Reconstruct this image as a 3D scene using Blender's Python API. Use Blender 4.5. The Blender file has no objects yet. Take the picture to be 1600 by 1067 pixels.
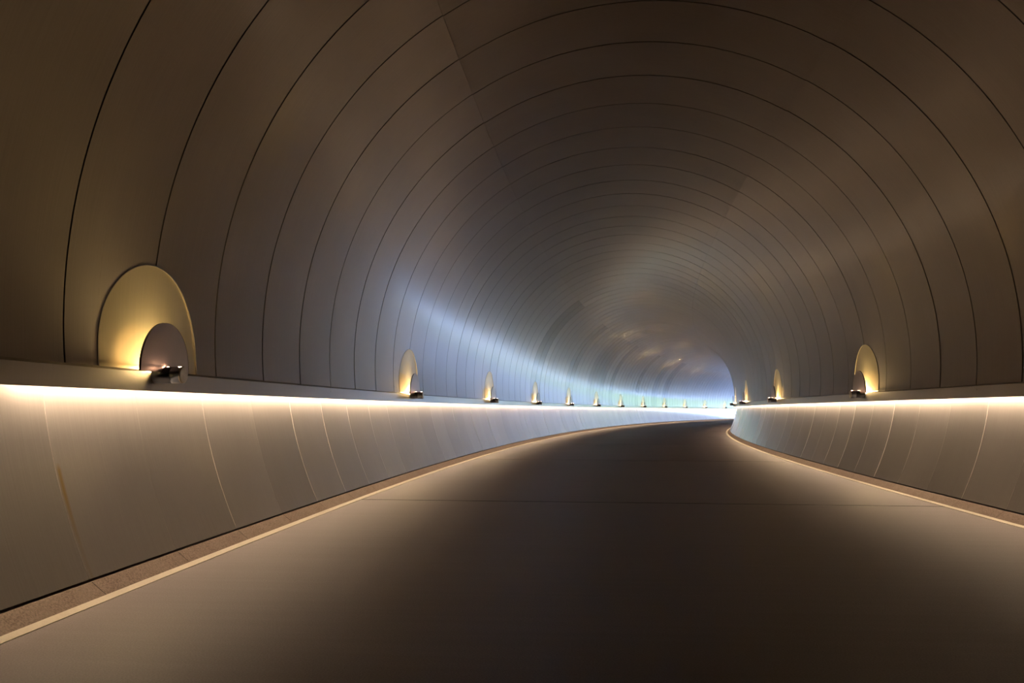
import bpy, math, random
from math import sin, cos, pi, sqrt, radians

random.seed(7)
S = bpy.context.scene
COL = S.collection

# ------------------------------------------------------------------ camera
H = 1.09644
PITCH = 0.08614
cam_data = bpy.data.cameras.new('camera')
cam_data.sensor_width = 36.0
cam_data.lens = 1238.08 / 1600 * 36.0
cam_data.clip_start = 0.05
cam_data.clip_end = 2000
cam = bpy.data.objects.new('camera', cam_data)
cam.location = (0, 0, H)
cam.rotation_euler = (pi / 2 + PITCH, 0, 0)
COL.objects.link(cam)
S.camera = cam

# ------------------------------------------------------------------ world, exposure
SKY_STRENGTH = 3.0
SUN_STRENGTH = 7.0
LED_STRENGTH = 27.0
LAMP_STRENGTH = 4300.0
w = bpy.data.worlds.new('sky')
S.world = w
w.use_nodes = True
wn = w.node_tree
wn.nodes.clear()
wo = wn.nodes.new('ShaderNodeOutputWorld')
wb = wn.nodes.new('ShaderNodeBackground')
ws = wn.nodes.new('ShaderNodeTexSky')
ws.sky_type = 'NISHITA'
ws.sun_disc = False
ws.sun_elevation = radians(50)
ws.sun_rotation = radians(200)
ws.ozone_density = 5.0
ws.dust_density = 0.3
wb.inputs['Strength'].default_value = SKY_STRENGTH
wt = wn.nodes.new('ShaderNodeMix')
wt.data_type = 'RGBA'
wt.blend_type = 'MULTIPLY'
wt.inputs[0].default_value = 1
wt.inputs[7].default_value = (1.07, 0.91, 1.06, 1)
wn.links.new(ws.outputs[0], wt.inputs[6])
wn.links.new(wt.outputs[2], wb.inputs[0])
wn.links.new(wb.outputs[0], wo.inputs[0])
sun_data = bpy.data.lights.new('sun', 'SUN')
sun_data.energy = SUN_STRENGTH
sun_data.angle = radians(0.6)
sun_data.color = (1.0, 0.95, 0.86)
sun = bpy.data.objects.new('sun', sun_data)
sun.rotation_euler = (radians(50), 0, radians(-60))      # high behind the tunnel, on the slopes beyond its far mouth
COL.objects.link(sun)
S.view_settings.view_transform = 'Standard'
S.view_settings.look = 'None'
S.view_settings.exposure = 0.0
S.view_settings.gamma = 1.0
S.view_settings.use_curve_mapping = False
cy = S.cycles
cy.use_denoising = True
cy.max_bounces = 24
cy.diffuse_bounces = 5
cy.glossy_bounces = 20
cy.sample_clamp_indirect = 6.0
cy.caustics_reflective = True
cy.blur_glossy = 0.3

# ------------------------------------------------------------------ the tunnel's line
XO, TH, K = 0.75526, 0.0575, 0.00505     # offset, first heading, curvature (bends right)
S0 = 4.55213                             # a panel joint; panels are 1 m wide
R, ZC = 3.84825, 1.82259                 # vault radius and height of its centre
SB, SE = -7, 118                        # panel indices of the closed and the open end
SSTART, SEND = S0 + SB, S0 + SE
LB = 3.80                                # ledge front
ZT, ZB = 1.3852, 1.2334                  # ledge top and lip bottom
SEAM = radians(32.1)


def frame(s):
    ph = TH + K * s
    x = XO + (cos(TH) - cos(ph)) / K
    y = (sin(ph) - sin(TH)) / K
    return x, y, ph


def W(s, b, z):
    x, y, ph = frame(s)
    return (x + b * cos(ph), y - b * sin(ph), z)


# ------------------------------------------------------------------ helpers
class MB:
    def __init__(self):
        self.v, self.f, self.uv, self.sm, self.tone, self.mi = [], [], [], [], [], []

    def add(self, pts, uvs=None):
        i = len(self.v)
        self.v += pts
        self.uv += uvs if uvs else [(p[0], p[1]) for p in pts]
        return i

    def face(self, idx, smooth=False, tone=0.5, mi=0):
        self.f.append(idx); self.sm.append(smooth); self.tone.append(tone); self.mi.append(mi)

    def grid(self, rows, uvs=None, smooth=False, tone=0.5, mi=0, flip=False, closed=False):
        n = len(rows[0])
        i0 = self.add([p for r in rows for p in r], [u for r in uvs for u in r] if uvs else None)
        m = n if closed else n - 1
        for a in range(len(rows) - 1):
            for c in range(m):
                d = (c + 1) % n
                q = [i0 + a * n + c, i0 + a * n + d, i0 + (a + 1) * n + d, i0 + (a + 1) * n + c]
                self.face(q[::-1] if flip else q, smooth, tone, mi)

    def ngon(self, pts, flip=False, tone=0.5, mi=0):
        i = self.add(pts)
        q = list(range(i, i + len(pts)))
        self.face(q[::-1] if flip else q, False, tone, mi)

    def build(self, name, mats, parent=None):
        me = bpy.data.meshes.new(name)
        me.from_pydata(self.v, [], self.f)
        if not isinstance(mats, (list, tuple)):
            mats = [mats]
        for m in mats:
            me.materials.append(m)
        uvl = me.uv_layers.new(name='UVMap')
        vi = [0] * len(me.loops)
        me.loops.foreach_get('vertex_index', vi)
        flat = []
        for i in vi:
            flat += [self.uv[i][0], self.uv[i][1]]
        uvl.data.foreach_set('uv', flat)
        me.polygons.foreach_set('use_smooth', self.sm)
        me.polygons.foreach_set('material_index', self.mi)
        a = me.attributes.new('tone', 'FLOAT', 'FACE')
        a.data.foreach_set('value', self.tone)
        me.update()
        o = bpy.data.objects.new(name, me)
        COL.objects.link(o)
        if parent:
            o.parent = parent
        return o


def tag(o, label=None, cat=None, group=None, kind=None):
    if label: o['label'] = label
    if cat: o['category'] = cat
    if group: o['group'] = group
    if kind: o['kind'] = kind
    return o


# ------------------------------------------------------------------ materials
def mat(name):
    m = bpy.data.materials.new(name)
    m.use_nodes = True
    nt = m.node_tree
    nt.nodes.clear()
    out = nt.nodes.new('ShaderNodeOutputMaterial')
    p = nt.nodes.new('ShaderNodeBsdfPrincipled')
    nt.links.new(p.outputs[0], out.inputs[0])
    return m, nt, p


def N(nt, t, **kw):
    n = nt.nodes.new(t)
    for k, v in kw.items():
        setattr(n, k, v)
    return n


def math_node(nt, op, a, b=None, c=None):
    n = N(nt, 'ShaderNodeMath', operation=op)
    for i, x in enumerate((a, b, c)):
        if x is None: continue
        if isinstance(x, (int, float)): n.inputs[i].default_value = x
        else: nt.links.new(x, n.inputs[i])
    return n.outputs[0]


def mix_col(nt, fac, a, b, mode='MIX'):
    n = N(nt, 'ShaderNodeMix', data_type='RGBA', blend_type=mode)
    if isinstance(fac, (int, float)): n.inputs[0].default_value = fac
    else: nt.links.new(fac, n.inputs[0])
    for sock, x in ((n.inputs[6], a), (n.inputs[7], b)):
        if isinstance(x, tuple): sock.default_value = (*x, 1)
        else: nt.links.new(x, sock)
    return n.outputs[2]


def scaled_noise(nt, uv, sx, sy, detail=3.0, scale=1.0):
    mp = N(nt, 'ShaderNodeMapping')
    mp.inputs['Scale'].default_value = (sx, sy, 1)
    nt.links.new(uv, mp.inputs['Vector'])
    no = N(nt, 'ShaderNodeTexNoise')
    no.inputs['Scale'].default_value = scale
    no.inputs['Detail'].default_value = detail
    nt.links.new(mp.outputs[0], no.inputs['Vector'])
    return no.outputs['Fac']


def maprange(nt, v, a, b, c, d):
    n = N(nt, 'ShaderNodeMapRange')
    nt.links.new(v, n.inputs[0])
    for i, x in enumerate((a, b, c, d)):
        n.inputs[i + 1].default_value = x
    return n.outputs[0]


def steel(name, base, rough, aniso=0.5, metallic=1.0, stain=False, coat=0.0, coat_rough=0.1, grain=0.05, tone_gain=1.0):
    """brushed metal sheet: grain runs along v (around the vault), u runs along the tunnel"""
    m, nt, p = mat(name)
    uv = N(nt, 'ShaderNodeUVMap').outputs[0]
    gr = scaled_noise(nt, uv, 90, 1.2, 4)
    blot = scaled_noise(nt, uv, 1.1, 0.9, 5)
    at = N(nt, 'ShaderNodeAttribute', attribute_name='tone').outputs['Fac']
    k = math_node(nt, 'MULTIPLY', at, 2.0 * tone_gain)
    k2 = math_node(nt, 'MULTIPLY', k, maprange(nt, gr, 0.25, 0.75, 1 - grain, 1 + grain))
    k3 = math_node(nt, 'MULTIPLY', k2, maprange(nt, blot, 0.3, 0.7, 0.93, 1.05))
    cmb = N(nt, 'ShaderNodeVectorMath', operation='SCALE')
    cmb.inputs[0].default_value = base
    nt.links.new(k3, cmb.inputs['Scale'])
    col = cmb.outputs[0]
    if stain:      # yellow run-off mark beside one joint of the lower panels
        sep = N(nt, 'ShaderNodeSeparateXYZ')
        nt.links.new(uv, sep.inputs[0])
        du = math_node(nt, 'ABSOLUTE', math_node(nt, 'SUBTRACT', sep.outputs[0], S0 + 0.030))
        fu = maprange(nt, du, 0.006, 0.026, 0.8, 0)
        fv = math_node(nt, 'MULTIPLY', maprange(nt, sep.outputs[1], 0.55, 0.60, 0, 1), maprange(nt, sep.outputs[1], 0.75, 1.1, 1, 0.25))
        col = mix_col(nt, math_node(nt, 'MULTIPLY', fu, fv), col, (0.35, 0.22, 0.03))
    nt.links.new(col, p.inputs['Base Color'])
    p.inputs['Metallic'].default_value = metallic
    nt.links.new(math_node(nt, 'ADD', maprange(nt, gr, 0.2, 0.8, rough - 0.012, rough + 0.012), maprange(nt, blot, 0.3, 0.7, -0.012, 0.012)), p.inputs['Roughness'])
    p.inputs['Coat Weight'].default_value = coat
    p.inputs['Coat Roughness'].default_value = coat_rough
    p.inputs['Anisotropic'].default_value = aniso
    tg = N(nt, 'ShaderNodeTangent', direction_type='UV_MAP')
    nt.links.new(tg.outputs[0], p.inputs['Tangent'])
    p.inputs['Anisotropic Rotation'].default_value = 0.25
    return m


def plain(name, col, rough=0.5, metallic=0.0, noise=0.0, nscale=40.0):
    m, nt, p = mat(name)
    if noise:
        tc = N(nt, 'ShaderNodeTexCoord').outputs['Object']
        no = N(nt, 'ShaderNodeTexNoise')
        no.inputs['Scale'].default_value = nscale
        no.inputs['Detail'].default_value = 5
        nt.links.new(tc, no.inputs['Vector'])
        f = maprange(nt, no.outputs['Fac'], 0.3, 0.7, 0, 1)
        nt.links.new(mix_col(nt, f, tuple(c * (1 - noise) for c in col), tuple(min(1, c * (1 + noise)) for c in col)), p.inputs['Base Color'])
    else:
        p.inputs['Base Color'].default_value = (*col, 1)
    p.inputs['Roughness'].default_value = rough
    p.inputs['Metallic'].default_value = metallic
    return m


def glow(name, col, strength):
    m = bpy.data.materials.new(name)
    m.use_nodes = True
    nt = m.node_tree
    nt.nodes.clear()
    out = nt.nodes.new('ShaderNodeOutputMaterial')
    e = nt.nodes.new('ShaderNodeEmission')
    e.inputs[0].default_value = (*col, 1)
    e.inputs[1].default_value = strength
    nt.links.new(e.outputs[0], out.inputs[0])
    return m


VAULT = steel('vault brushed steel', (0.37, 0.335, 0.30), 0.345, 0.6, coat=0.8, coat_rough=0.135)
GROOVE = plain('joint shadow rubber', (0.02, 0.018, 0.016), 0.8)
LOWER = steel('lower wall brushed steel', (0.37, 0.35, 0.335), 0.46, 0.3, metallic=0.0, coat=1.0, coat_rough=0.16)
LOWERL = steel('lower wall brushed steel stained', (0.37, 0.35, 0.335), 0.46, 0.3, metallic=0.0, coat=1.0, coat_rough=0.16, stain=True)
LEDGE = steel('ledge steel', (0.36, 0.33, 0.30), 0.40, 0.2, coat=1.0, coat_rough=0.2, grain=0.04)
NICHE = steel('niche plate steel', (0.64, 0.57, 0.40), 0.31, 0.3, metallic=0.9, grain=0.05)
SHIELD = steel('shield steel', (0.60, 0.52, 0.46), 0.36, 0.3, grain=0.03)
CHROME = plain('polished dark steel', (0.26, 0.29, 0.36), 0.33, 1.0)
CAP = plain('satin end cap', (0.62, 0.55, 0.42), 0.4, 1.0, 0.05)
EDGE = plain('dark cut edge', (0.06, 0.06, 0.07), 0.35, 1.0)
LINE = plain('pale stone line', (0.80, 0.72, 0.58), 0.7, 0, 0.06, 60)
LED = glow('warm cove light', (1.0, 0.72, 0.47), LED_STRENGTH)
BULB = glow('golden lamp light', (1.0, 0.69, 0.29), LAMP_STRENGTH)
SLOT = glow('slot light', (1.0, 0.55, 0.36), LAMP_STRENGTH * 0.06)
HOUSING = plain('white aluminium channel', (0.7, 0.7, 0.7), 0.5)


def granite():
    m, nt, p = mat('speckled granite')
    tc = N(nt, 'ShaderNodeTexCoord').outputs['Object']
    a = N(nt, 'ShaderNodeTexNoise'); a.inputs['Scale'].default_value = 90; a.inputs['Detail'].default_value = 3
    b = N(nt, 'ShaderNodeTexVoronoi'); b.inputs['Scale'].default_value = 160
    c = N(nt, 'ShaderNodeTexNoise'); c.inputs['Scale'].default_value = 5
    for n in (a, b, c): nt.links.new(tc, n.inputs['Vector'])
    col = mix_col(nt, maprange(nt, a.outputs['Fac'], 0.35, 0.65, 0, 1), (0.20, 0.135, 0.105), (0.42, 0.30, 0.24))
    col = mix_col(nt, maprange(nt, b.outputs['Distance'], 0.0, 0.35, 0.55, 0), col, (0.10, 0.07, 0.06))
    col = mix_col(nt, maprange(nt, c.outputs['Fac'], 0.35, 0.65, 0, 0.35), col, (0.40, 0.31, 0.25))
    nt.links.new(col, p.inputs['Base Color'])
    p.inputs['Roughness'].default_value = 0.65
    return m


GRANITE = granite()


def paving():
    m, nt, p = mat('fine concrete paving')
    uv = N(nt, 'ShaderNodeUVMap').outputs[0]
    fine = scaled_noise(nt, uv, 120, 120, 4)
    streak = scaled_noise(nt, uv, 14, 0.5, 4)
    big = scaled_noise(nt, uv, 0.5, 0.5, 4)
    col = mix_col(nt, maprange(nt, fine, 0.3, 0.7, 0, 1), (0.140, 0.105, 0.107), (0.225, 0.176, 0.177))
    col = mix_col(nt, maprange(nt, streak, 0.35, 0.65, 0, 0.30), col, (0.135, 0.102, 0.100))
    col = mix_col(nt, maprange(nt, big, 0.35, 0.7, 0, 0.22), col, (0.25, 0.20, 0.195))
    nt.links.new(col, p.inputs['Base Color'])
    p.inputs['Roughness'].default_value = 0.54
    p.inputs['Specular IOR Level'].default_value = 0.5
    bp = N(nt, 'ShaderNodeBump')
    bp.inputs['Strength'].default_value = 0.25
    bp.inputs['Distance'].default_value = 0.003
    nt.links.new(fine, bp.inputs['Height'])
    nt.links.new(bp.outputs[0], p.inputs['Normal'])
    return m


PAVING = paving()

# ------------------------------------------------------------------ ceiling: the ribbed steel vault
NICHE_R, NICHE_C = 0.655, 0.125          # semicircular niche: radius, height of its centre above the ledge
LEFT_N = list(range(0, 12))              # lamp every eighth joint
RIGHT_N = list(range(0, 5))
lamp_s = {-1: [S0 + 1 + 8 * i for i in LEFT_N], 1: [S0 + 1 + 8 * i for i in RIGHT_N]}
T_END = R * (pi - math.acos((ZC - ZT) / R) + 0.012)      # arc length from crown to just under the ledge top
T_LEDGE = R * (pi - math.acos((ZC - ZT) / R))
T_SEAM = R * SEAM


def vault_pt(s, t, off=0.0):
    """t: signed arc length from the crown, + to the right; off: outward"""
    a = t / R
    r = R + off
    return W(s, r * sin(a), ZC + r * cos(a))


def niche_edge(side, s):
    """how far above the ledge the vault begins at this s (0 outside a niche)"""
    for c in lamp_s[side]:
        d = abs(s - c)
        if d < NICHE_R:
            return NICHE_C + sqrt(max(NICHE_R ** 2 - d * d, 0.0))
    return 0.0


GW, GD = 0.015, 0.022
vault = MB()
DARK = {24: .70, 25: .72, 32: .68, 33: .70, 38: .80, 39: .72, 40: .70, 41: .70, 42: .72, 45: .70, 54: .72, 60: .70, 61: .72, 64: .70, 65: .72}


def lin(a, b, n):
    return [a + (b - a) * i / n for i in range(n + 1)]


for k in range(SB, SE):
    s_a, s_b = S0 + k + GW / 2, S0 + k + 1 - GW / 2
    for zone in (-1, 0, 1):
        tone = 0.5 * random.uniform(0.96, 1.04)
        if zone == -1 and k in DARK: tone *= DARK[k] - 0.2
        e0, e1 = random.uniform(-.0012, .0012), random.uniform(-.0012, .0012)
        if zone == 0:
            cols, off = [s_a, s_b], -0.006
        else:
            off = 0.0
            cols = [s_a, s_b]
            for c in lamp_s[zone]:
                lo, hi = c - NICHE_R, c + NICHE_R
                if hi > s_a and lo < s_b:
                    xs = [c + NICHE_R * .99999 * cos(pi * j / 40) for j in range(41)] + [c - NICHE_R - 2e-4, c + NICHE_R + 2e-4]
                    cols = sorted(set([s_a, s_b] + [x for x in xs if s_a + 1e-5 < x < s_b - 1e-5]))
        n = 18 if zone == 0 else 40
        rows, uvs = [], []
        for s in cols:
            f = (s - s_a) / (s_b - s_a)
            d = off + e0 + (e1 - e0) * f
            if zone == 0:
                ts = lin(-T_SEAM, T_SEAM, n)
            else:
                e = niche_edge(zone, s)
                t1 = T_END if e == 0 else T_LEDGE - e
                ts = [zone * t for t in lin(T_SEAM, t1, n)]
                if zone < 0: ts = ts[::-1]
            rows.append([vault_pt(s, t, d) for t in ts])
            uvs.append([(s, t) for t in ts])
        cut = 0                           # separate sheets where a niche begins or ends
        for j in range(1, len(cols)):
            if j == len(cols) - 1 or (zone and 1e-4 < cols[j] - cols[j - 1] < 4e-4 and (niche_edge(zone, cols[j]) > 0) != (niche_edge(zone, cols[j - 1]) > 0)):
                last = j == len(cols) - 1
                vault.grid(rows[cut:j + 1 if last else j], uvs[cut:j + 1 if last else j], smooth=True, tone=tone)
                cut = j
        if zone == 0:                     # the folded edge of the crown panels along both seams
            for sg in (-1, 1):
                t = sg * T_SEAM
                vault.grid([[vault_pt(s_a, t, off), vault_pt(s_a, t, 0.012)], [vault_pt(s_b, t, off), vault_pt(s_b, t, 0.012)]],
                           [[(s_a, t), (s_a, t)], [(s_b, t), (s_b, t)]], tone=0.55, flip=sg < 0)
    # the recessed joint between this panel and the one before
    sj = S0 + k
    for zone in (-1, 0, 1):
        if zone == 0:
            ts = lin(-T_SEAM, T_SEAM, 18)
        else:
            e = niche_edge(zone, sj)
            ts = [zone * t for t in lin(T_SEAM, T_END if e == 0 else T_LEDGE - e, 40)]
            if zone < 0: ts = ts[::-1]
        o = -0.006 if zone == 0 else 0
        sec = [(sj - GW / 2, o - .0008), (sj - GW / 2, GD), (sj + GW / 2, GD), (sj + GW / 2, o - .0008)]
        for (sa, oa), (sb_, ob), mi in ((sec[0], sec[1], 0), (sec[1], sec[2], 1), (sec[2], sec[3], 0)):
            vault.grid([[vault_pt(sa, t, oa) for t in ts], [vault_pt(sb_, t, ob) for t in ts]],
                       [[(sj, t) for t in ts]] * 2, tone=0.4, mi=mi)
# the reveals that run round each niche opening
for side in (-1, 1):
    for c in lamp_s[side]:
        arc = []
        for j in range(61):
            a = pi * j / 60
            arc.append((c + NICHE_R * cos(a), NICHE_C + NICHE_R * sin(a)))
        arc = [(c + NICHE_R, -0.02)] + arc + [(c - NICHE_R, -0.02)]
        vault.grid([[vault_pt(s, side * (T_LEDGE - e), -0.003) for s, e in arc], [vault_pt(s, side * (T_LEDGE - e), 0.05) for s, e in arc]],
                   [[(s, e) for s, e in arc]] * 2, tone=0.5, smooth=True)
        # a narrow folded lip on the face of the vault round the opening
        arc2 = []
        for j in range(61):
            a = pi * j / 60
            arc2.append((c + (NICHE_R + .007) * cos(a), NICHE_C + (NICHE_R + .007) * sin(a)))
        arc2 = [(c + NICHE_R + .007, -0.02)] + arc2 + [(c - NICHE_R - .012, -0.02)]
        vault.grid([[vault_pt(s, side * (T_LEDGE - e), -0.003) for s, e in arc], [vault_pt(s, side * (T_LEDGE - e), -0.003) for s, e in arc2]],
                   [[(s, e) for s, e in arc]] * 2, tone=0.5)
        vault.grid([[vault_pt(s, side * (T_LEDGE - e), -0.003) for s, e in arc2], [vault_pt(s, side * (T_LEDGE - e), 0.01) for s, e in arc2]],
                   [[(s, e) for s, e in arc]] * 2, tone=0.5)
tag(vault.build('ceiling', [VAULT, GROOVE]), 'round vault of brown steel rings curving away over the whole passage', 'ceiling', kind='structure')

# ------------------------------------------------------------------ lower walls, ledges, curbs, floor
ZW, BW, BT = 0.0905, 3.6009, 3.957


def lower_prof():
    pts = []
    for i in range(21):
        t = -0.075 + 1.075 * i / 20
        b = BT + (BW - BT) * t + 4 * 0.0459 * t * (1 - t)
        z = 1.22978 + (ZW - 1.22978) * t
        pts.append((b, z))
    return pts


LP = lower_prof()
LV = [0.0]
for i in range(1, len(LP)):
    LV.append(LV[-1] + math.dist(LP[i], LP[i - 1]))

for side, name, m in ((-1, 'wall_left', LOWERL), (1, 'wall_right', LOWER)):
    mb = MB()
    for k in range(SB, SE):
        s_a, s_b = S0 + k + 0.0045, S0 + k + 1 - 0.0045
        tone = 0.5 * random.uniform(0.90, 1.08)
        e0, e1 = random.uniform(-.003, .003), random.uniform(-.003, .003)
        rows, uvs = [], []
        for s, e in ((s_a, e0), (s_b, e1)):
            rows.append([W(s, side * (b + e), z) for b, z in LP])
            uvs.append([(s, v) for v in LV])
        mb.grid(rows, uvs, smooth=True, tone=tone, flip=side > 0)
        # returned panel edges and the joint behind
        for s, e, s2 in ((s_a, e0, s_a - .002), (s_b, e1, s_b + .002)):
            mb.grid([[W(s, side * (b + e), z) for b, z in LP], [W(s2, side * (b + 0.012), z) for b, z in LP]],
                    [[(s, v) for v in LV]] * 2, tone=0.95, smooth=True)
        sj = S0 + k
        mb.grid([[W(sj - .0055, side * (b + 0.010), z) for b, z in LP], [W(sj + .0055, side * (b + 0.010), z) for b, z in LP]],
                [[(sj, v) for v in LV]] * 2, mi=1)
        # underside return, above the granite
        b, z = LP[-1]
        mb.grid([[W(s_a - .004, side * (b - .003), z), W(s_a - .004, side * 3.72, z), W(s_a - .004, side * 3.72, 0.02)],
                 [W(s_b + .004, side * (b - .003), z), W(s_b + .004, side * 3.72, z), W(s_b + .004, side * 3.72, 0.02)]], mi=1)
    tag(mb.build(name, [m, GROOVE]), f'hollow-curved brown steel panels of the lower {"left" if side < 0 else "right"} wall under the glowing ledge', 'wall', kind='structure')


def sweep(prof, s0, s1, ds, side, mb=None, tone=0.5, mi=0, smooth=False):
    mb = mb or MB()
    n = max(1, int(round((s1 - s0) / ds)))
    ss = lin(s0, s1, n)
    for (b0, z0), (b1, z1) in zip(prof[:-1], prof[1:]):
        L = math.dist((b0, z0), (b1, z1))
        mb.grid([[W(s, side * b0, z0), W(s, side * b1, z1)] for s in ss], [[(s, 0), (s, L)] for s in ss], tone=tone, mi=mi, smooth=smooth, flip=side < 0)
    return mb


for side, name in ((-1, 'trim_1'), (1, 'trim_2')):
    mb = MB()
    prof = [(3.99, ZT), (LB + 0.014, ZT), (LB, ZT - 0.016), (LB, ZB), (LB + 0.006, ZB), (LB + 0.006, 1.318), (3.99, 1.318)]
    k = SB
    while k < SE:                        # ledge sheets of four metres with hairline joints
        k2 = min(k + 4, SE)
        sweep(prof, S0 + k + .003 - .06, S0 + k2 - .003 - .06, 0.5, side, mb, tone=0.5 * random.uniform(.95, 1.05))
        sweep([(LB + .004, ZB + .002), (LB + .004, ZT - .01)], S0 + k2 - .006 - .06, S0 + k2 + .006 - .06, 1, side, mb, mi=1)
        k = k2
    sweep([(3.988, ZT - .003), (LB + .016, ZT - .003)], SSTART, SEND, 1.0, side, mb, mi=1)
    tag(mb.build(name, [LEDGE, GROOVE]), f'narrow metal ledge with a plain front running along the {"left" if side < 0 else "right"} wall', 'ledge', kind='structure')

    cv = bpy.data.objects.new('cove_light', None)
    cv.location = W(S0, side * 3.88, 1.30)
    COL.objects.link(cv)
    tag(cv, f'warm white light strip glowing under the {"left" if side < 0 else "right"} ledge', 'light strip', 'light strips under the ledges')
    ch, df = MB(), MB()
    segs = [(S0 - 1.2, S0 - .42), (S0 - .30, SEND)] if side < 0 else [(S0 + 1.4, SEND)]
    for a, b in segs:
        sweep([(3.938, 1.302), (3.938, 1.3185), (3.852, 1.3185), (3.852, 1.276)], a, b, 1.0, side, ch)
        sweep([(3.934, 1.302), (3.856, 1.277)], a, b, 1.0, side, df)
    for o in (ch.build('channel', HOUSING, cv), df.build('diffuser', LED, cv)):
        o.matrix_parent_inverse = cv.matrix_basis.inverted()

for side, name in ((-1, 'baseboard_left'), (1, 'baseboard_right')):
    mb = MB()
    for k in range(SB, SE):
        a, b = S0 + k + .0025, S0 + k + 1 - .0025
        prof = [(3.4886, -.02), (3.4886, 0.0), (3.582, 0.0722), (3.5865, 0.0755), (3.73, 0.0755)]
        sweep(prof, a, b, 0.5, side, mb)
        sweep([(3.496, -.01), (3.586, 0.067)], b - .003, b + .008, 1, side, mb, mi=1)
    tag(mb.build(name, [GRANITE, GROOVE]), f'low brown granite kerb blocks at the foot of the {"left" if side < 0 else "right"} wall', 'kerb', kind='structure')

for side, name in ((-1, 'trim_3'), (1, 'trim_4')):
    mb = sweep([(3.402, 0.0), (3.402, 0.004), (3.489, 0.004)], SSTART, SEND, 0.5, side)
    tag(mb.build(name, LINE), f'pale cream line along the {"left" if side < 0 else "right"} edge of the paving', 'floor line', kind='structure')

fl = MB()
ss = [SSTART]
joints = [S0 + 5 + 8 * j for j in range(-1, 14)]
bs = lin(-3.5, 3.5, 28)
cuts = [SSTART] + [j for j in joints if SSTART < j < SEND] + [SEND]
for a, b in zip(cuts[:-1], cuts[1:]):
    a2, b2 = (a + .016 if a > SSTART else a), b - .016
    n = 8
    rows = [[W(s, x, 0) for x in bs] for s in lin(a2, b2, n)]
    uvs = [[(s, x) for x in bs] for s in lin(a2, b2, n)]
    fl.grid(rows, uvs, flip=True)
    sec = [(b2, 0), (b2, -.006), (b2 + .032, -.006), (b2 + .032, 0)]
    for (sa, za), (sb_, zb) in zip(sec[:-1], sec[1:]):
        fl.grid([[W(sa, x, za) for x in bs], [W(sb_, x, zb) for x in bs]], [[(sa, x) for x in bs]] * 2, mi=1, flip=True)
tag(fl.build('floor', [PAVING, GROOVE]), 'wide brown concrete walkway with fine cross joints bending away to the right', 'floor', kind='structure')

# dark wall added behind the camera, shutting out light from that end
bk = MB()
ring = [W(SSTART, (R + .15) * sin(a), ZC + (R + .15) * cos(a)) for a in lin(-1.5, 1.5, 40)]
ring += [W(SSTART, 4.3, 1.7), W(SSTART, 4.3, -.1), W(SSTART, -4.3, -.1), W(SSTART, -4.3, 1.7)]
bk.ngon(ring, flip=False)
# unseen shell added behind the steel sheets to stop daylight leaking in
ln = MB()
ring_s = lin(SSTART - .05, SEND, SE - SB + 4)
lp_ = [((R + .09) * sin(a), ZC + (R + .09) * cos(a)) for a in lin(-1.5, 1.5, 60)]
lp_ = [(-4.2, -.05), (-4.2, 1.7)] + lp_ + [(4.2, 1.7), (4.2, -.05), (-4.2, -.05)]
ln.grid([[W(s, b, z) for b, z in lp_] for s in ring_s])
tag(ln.build('light_seal', GROOVE), 'dark hidden lining added behind the steel sheets to seal out daylight', 'lining', kind='structure')
tag(bk.build('added_wall_back', GROOVE), 'dark wall added to close off the passage behind the viewer', 'wall', kind='structure')

# ------------------------------------------------------------------ outside the far mouth
GREEN = plain('leafy hillside green', (0.17, 0.24, 0.09), 0.9, 0, 0.6, 0.6)
PATH = plain('outdoor paving', (0.24, 0.235, 0.23), 0.8, 0, 0.1, 3)
hx, hy, hph = frame(SEND)


def OUT(d, b, z):
    return (hx + d * sin(hph) + b * cos(hph), hy + d * cos(hph) - b * sin(hph), z)


hb = MB()
rows = []
for i in range(41):
    d = 0.3 + 90 * (i / 40) ** 1.4
    row = []
    for j in range(-24, 25):
        b = j * 2.2
        far = max(0.0, d - 45) * 0.26
        bank = max(0.0, abs(b) - 6) * 0.28 * min(1, d / 14)
        z = -0.06 + max(far, bank) + (random.uniform(-.35, .35) if (abs(b) > 6 and d > 3) or d > 48 else 0)
        row.append(OUT(d, b, z))
    rows.append(row)
hb.grid(rows, smooth=True, flip=True)
tag(hb.build('hillside', GREEN), 'green planted valley slopes outside the far mouth of the passage', 'hillside', kind='structure')
pm = MB()
pm.grid([[OUT(d, b, 0.0) for b in (-4, 0, 4)] for d in lin(0, 44, 11)], flip=True)
tag(pm.build('path', PATH), 'paved path outside the far mouth of the passage', 'path', kind='structure')

# ------------------------------------------------------------------ the wall lamps
ORD = ['first', 'second', 'third', 'fourth', 'fifth', 'sixth', 'seventh', 'eighth', 'ninth', 'tenth', 'eleventh', 'twelfth']


def half_moon(r, zc, zb, n=40):
    """outline of a stilted half disc in (u, z): base at zb, centre at zc"""
    pts = [(r, zb)]
    for j in range(n + 1):
        a = pi * j / n
        pts.append((r * cos(a), zc + r * sin(a)))
    pts.append((-r, zb))
    return pts


CYL_R, CYL_Z = 0.061, 1.352
B_CAP, B_SHIELD = 3.585, 3.725


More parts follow.
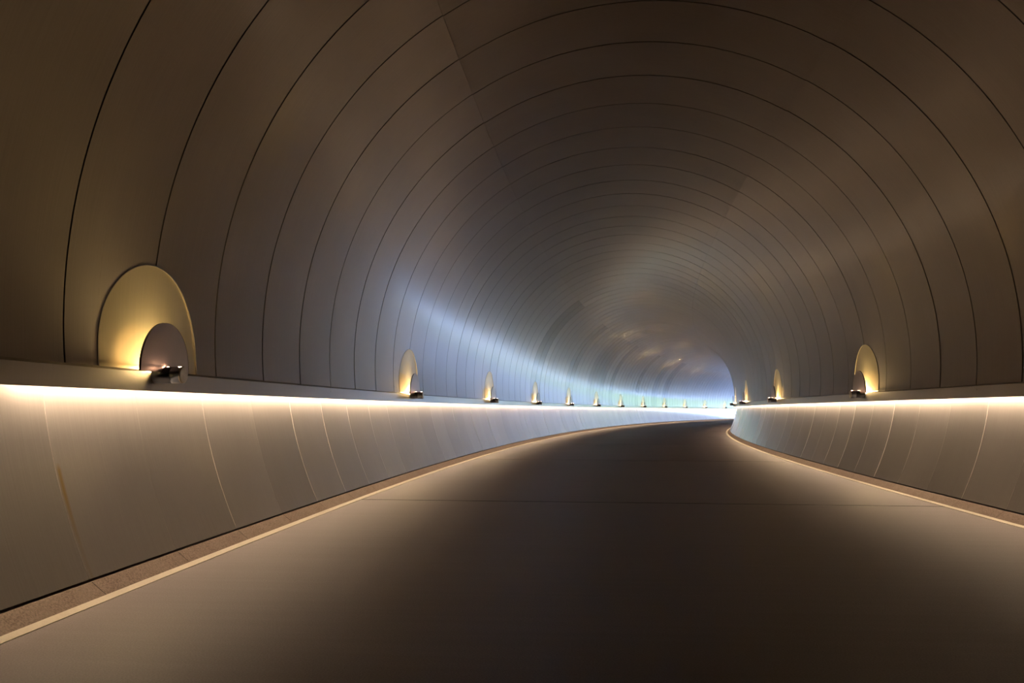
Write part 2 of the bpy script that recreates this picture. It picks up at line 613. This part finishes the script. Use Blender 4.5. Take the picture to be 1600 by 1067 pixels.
def make_lamp():
    """local frame: +x to the wall (outward), y along the passage, z up; origin on the ledge line at b = 0"""
    root = bpy.data.objects.new('wall_lamp', None)
    COL.objects.link(root)
    # the polished plate at the back of the niche, curved with the vault
    pl = MB()
    rows, uvs = [], []
    rn = NICHE_R + 0.006
    for j in range(33):
        u = -rn * cos(pi * j / 32)
        top = NICHE_C + sqrt(max(rn * rn - u * u, 0))
        row, uvr = [], []
        for q in range(17):
            e = -0.04 + (top + 0.04) * q / 16
            a = (T_LEDGE - e) / R
            row.append(((R + .004) * sin(a), u, ZC + (R + .004) * cos(a)))
            uvr.append((u, e))
        rows.append(row); uvs.append(uvr)
    pl.grid(rows, uvs, smooth=True)
    pl.build('niche_plate', NICHE, root)
    # half-moon shield standing off the wall
    zc = 1.405
    o = half_moon(0.335, zc, 1.372)
    x0, x1 = B_SHIELD, B_SHIELD + 0.014
    sh = MB()
    sh.ngon([(x0, u, z) for u, z in o], flip=True)
    sh.ngon([(x1, u, z) for u, z in o])
    sh.build('shield', SHIELD, root)
    se = MB()
    oo = o + [o[0]]
    se.grid([[(x0 - .001, u * 1.004, z) for u, z in oo], [(x1 + .001, u * 1.004, z) for u, z in oo]], smooth=False)
    se.build('shield_edge', EDGE, root)
    # cylinder body lying across the ledge
    cy_ = MB()
    n = 40
    circ = [(cos(2 * pi * j / n), sin(2 * pi * j / n)) for j in range(n)]
    secs = [(B_CAP + .010, CYL_R), (3.668, CYL_R), (3.669, CYL_R - .0015), (3.671, CYL_R - .0015), (3.672, CYL_R), (LB + .13, CYL_R)]
    cy_.grid([[(x, r * c, CYL_Z + r * s_) for c, s_ in circ] for x, r in secs], smooth=True, closed=True)
    body = cy_.build('lamp_body', CHROME, root)
    cp = MB()
    cp.grid([[(x, r * c, CYL_Z + r * s_) for c, s_ in circ] for x, r in ((B_CAP + .012, CYL_R + .0005), (B_CAP + .003, CYL_R + .0005), (B_CAP, CYL_R - .003))], smooth=False, closed=True)
    cp.ngon([(B_CAP, (CYL_R - .003) * c, CYL_Z + (CYL_R - .003) * s_) for c, s_ in circ], flip=True)
    cp.build('end_cap', CAP, root)
    # light opening behind the shield and two small slots before it
    def disc(x, rx, ry, mb):
        zt = CYL_Z + CYL_R + .0015
        mb.ngon([(x + rx * c, ry * s_, zt) for c, s_ in circ])
    bm_ = MB(); disc(3.772, .026, .035, bm_); bm_.build('bulb', BULB, root)
    for x, rx, ry in ((3.709, .004, .012), (3.618, .010, .012)):
        sl = MB(); disc(x, rx, ry, sl); sl.build('light_slot', SLOT, root)
    return root


def place(o, side, s):
    x, y, ph = frame(s)
    o.location = (x, y, 0)
    # local +x points outward to the wall
    o.rotation_euler = (0, 0, -ph if side > 0 else pi - ph)


def copy_tree(o, parent=None):
    c = o.copy()
    COL.objects.link(c)
    if parent: c.parent = parent
    for ch in list(o.children):
        copy_tree(ch, c)
    return c


first = make_lamp()
proto_used = False
for side in (-1, 1):
    for i, s in enumerate(lamp_s[side]):
        if not proto_used:
            o, proto_used = first, True
        else:
            o = copy_tree(first)
        place(o, side, s)
        if side < 0:
            if i == 0:
                lab = 'largest half-moon wall lamp on the left ledge, nearest the viewer'
            elif i == len(LEFT_N) - 1:
                lab = 'tiniest and farthest half-moon wall lamp on the left ledge, beside the bend'
            else:
                lab = f'{ORD[i]} half-moon wall lamp along the left ledge counting from the viewer'
            tag(o, lab, 'lamp', 'half-moon wall lamps on the left ledge')
        else:
            if i == 0:
                lab = 'half-moon wall lamp on the right ledge beside the viewer, outside the picture'
            else:
                lab = ['largest half-moon wall lamp in view on the right ledge, in its own arched niche',
                       'second half-moon wall lamp in view along the right ledge',
                       'third half-moon wall lamp in view along the right ledge, seen almost edge-on',
                       'farthest half-moon wall lamp on the right ledge, at the very turn of the wall'][i - 1]
            tag(o, lab, 'lamp', 'half-moon wall lamps on the right ledge')
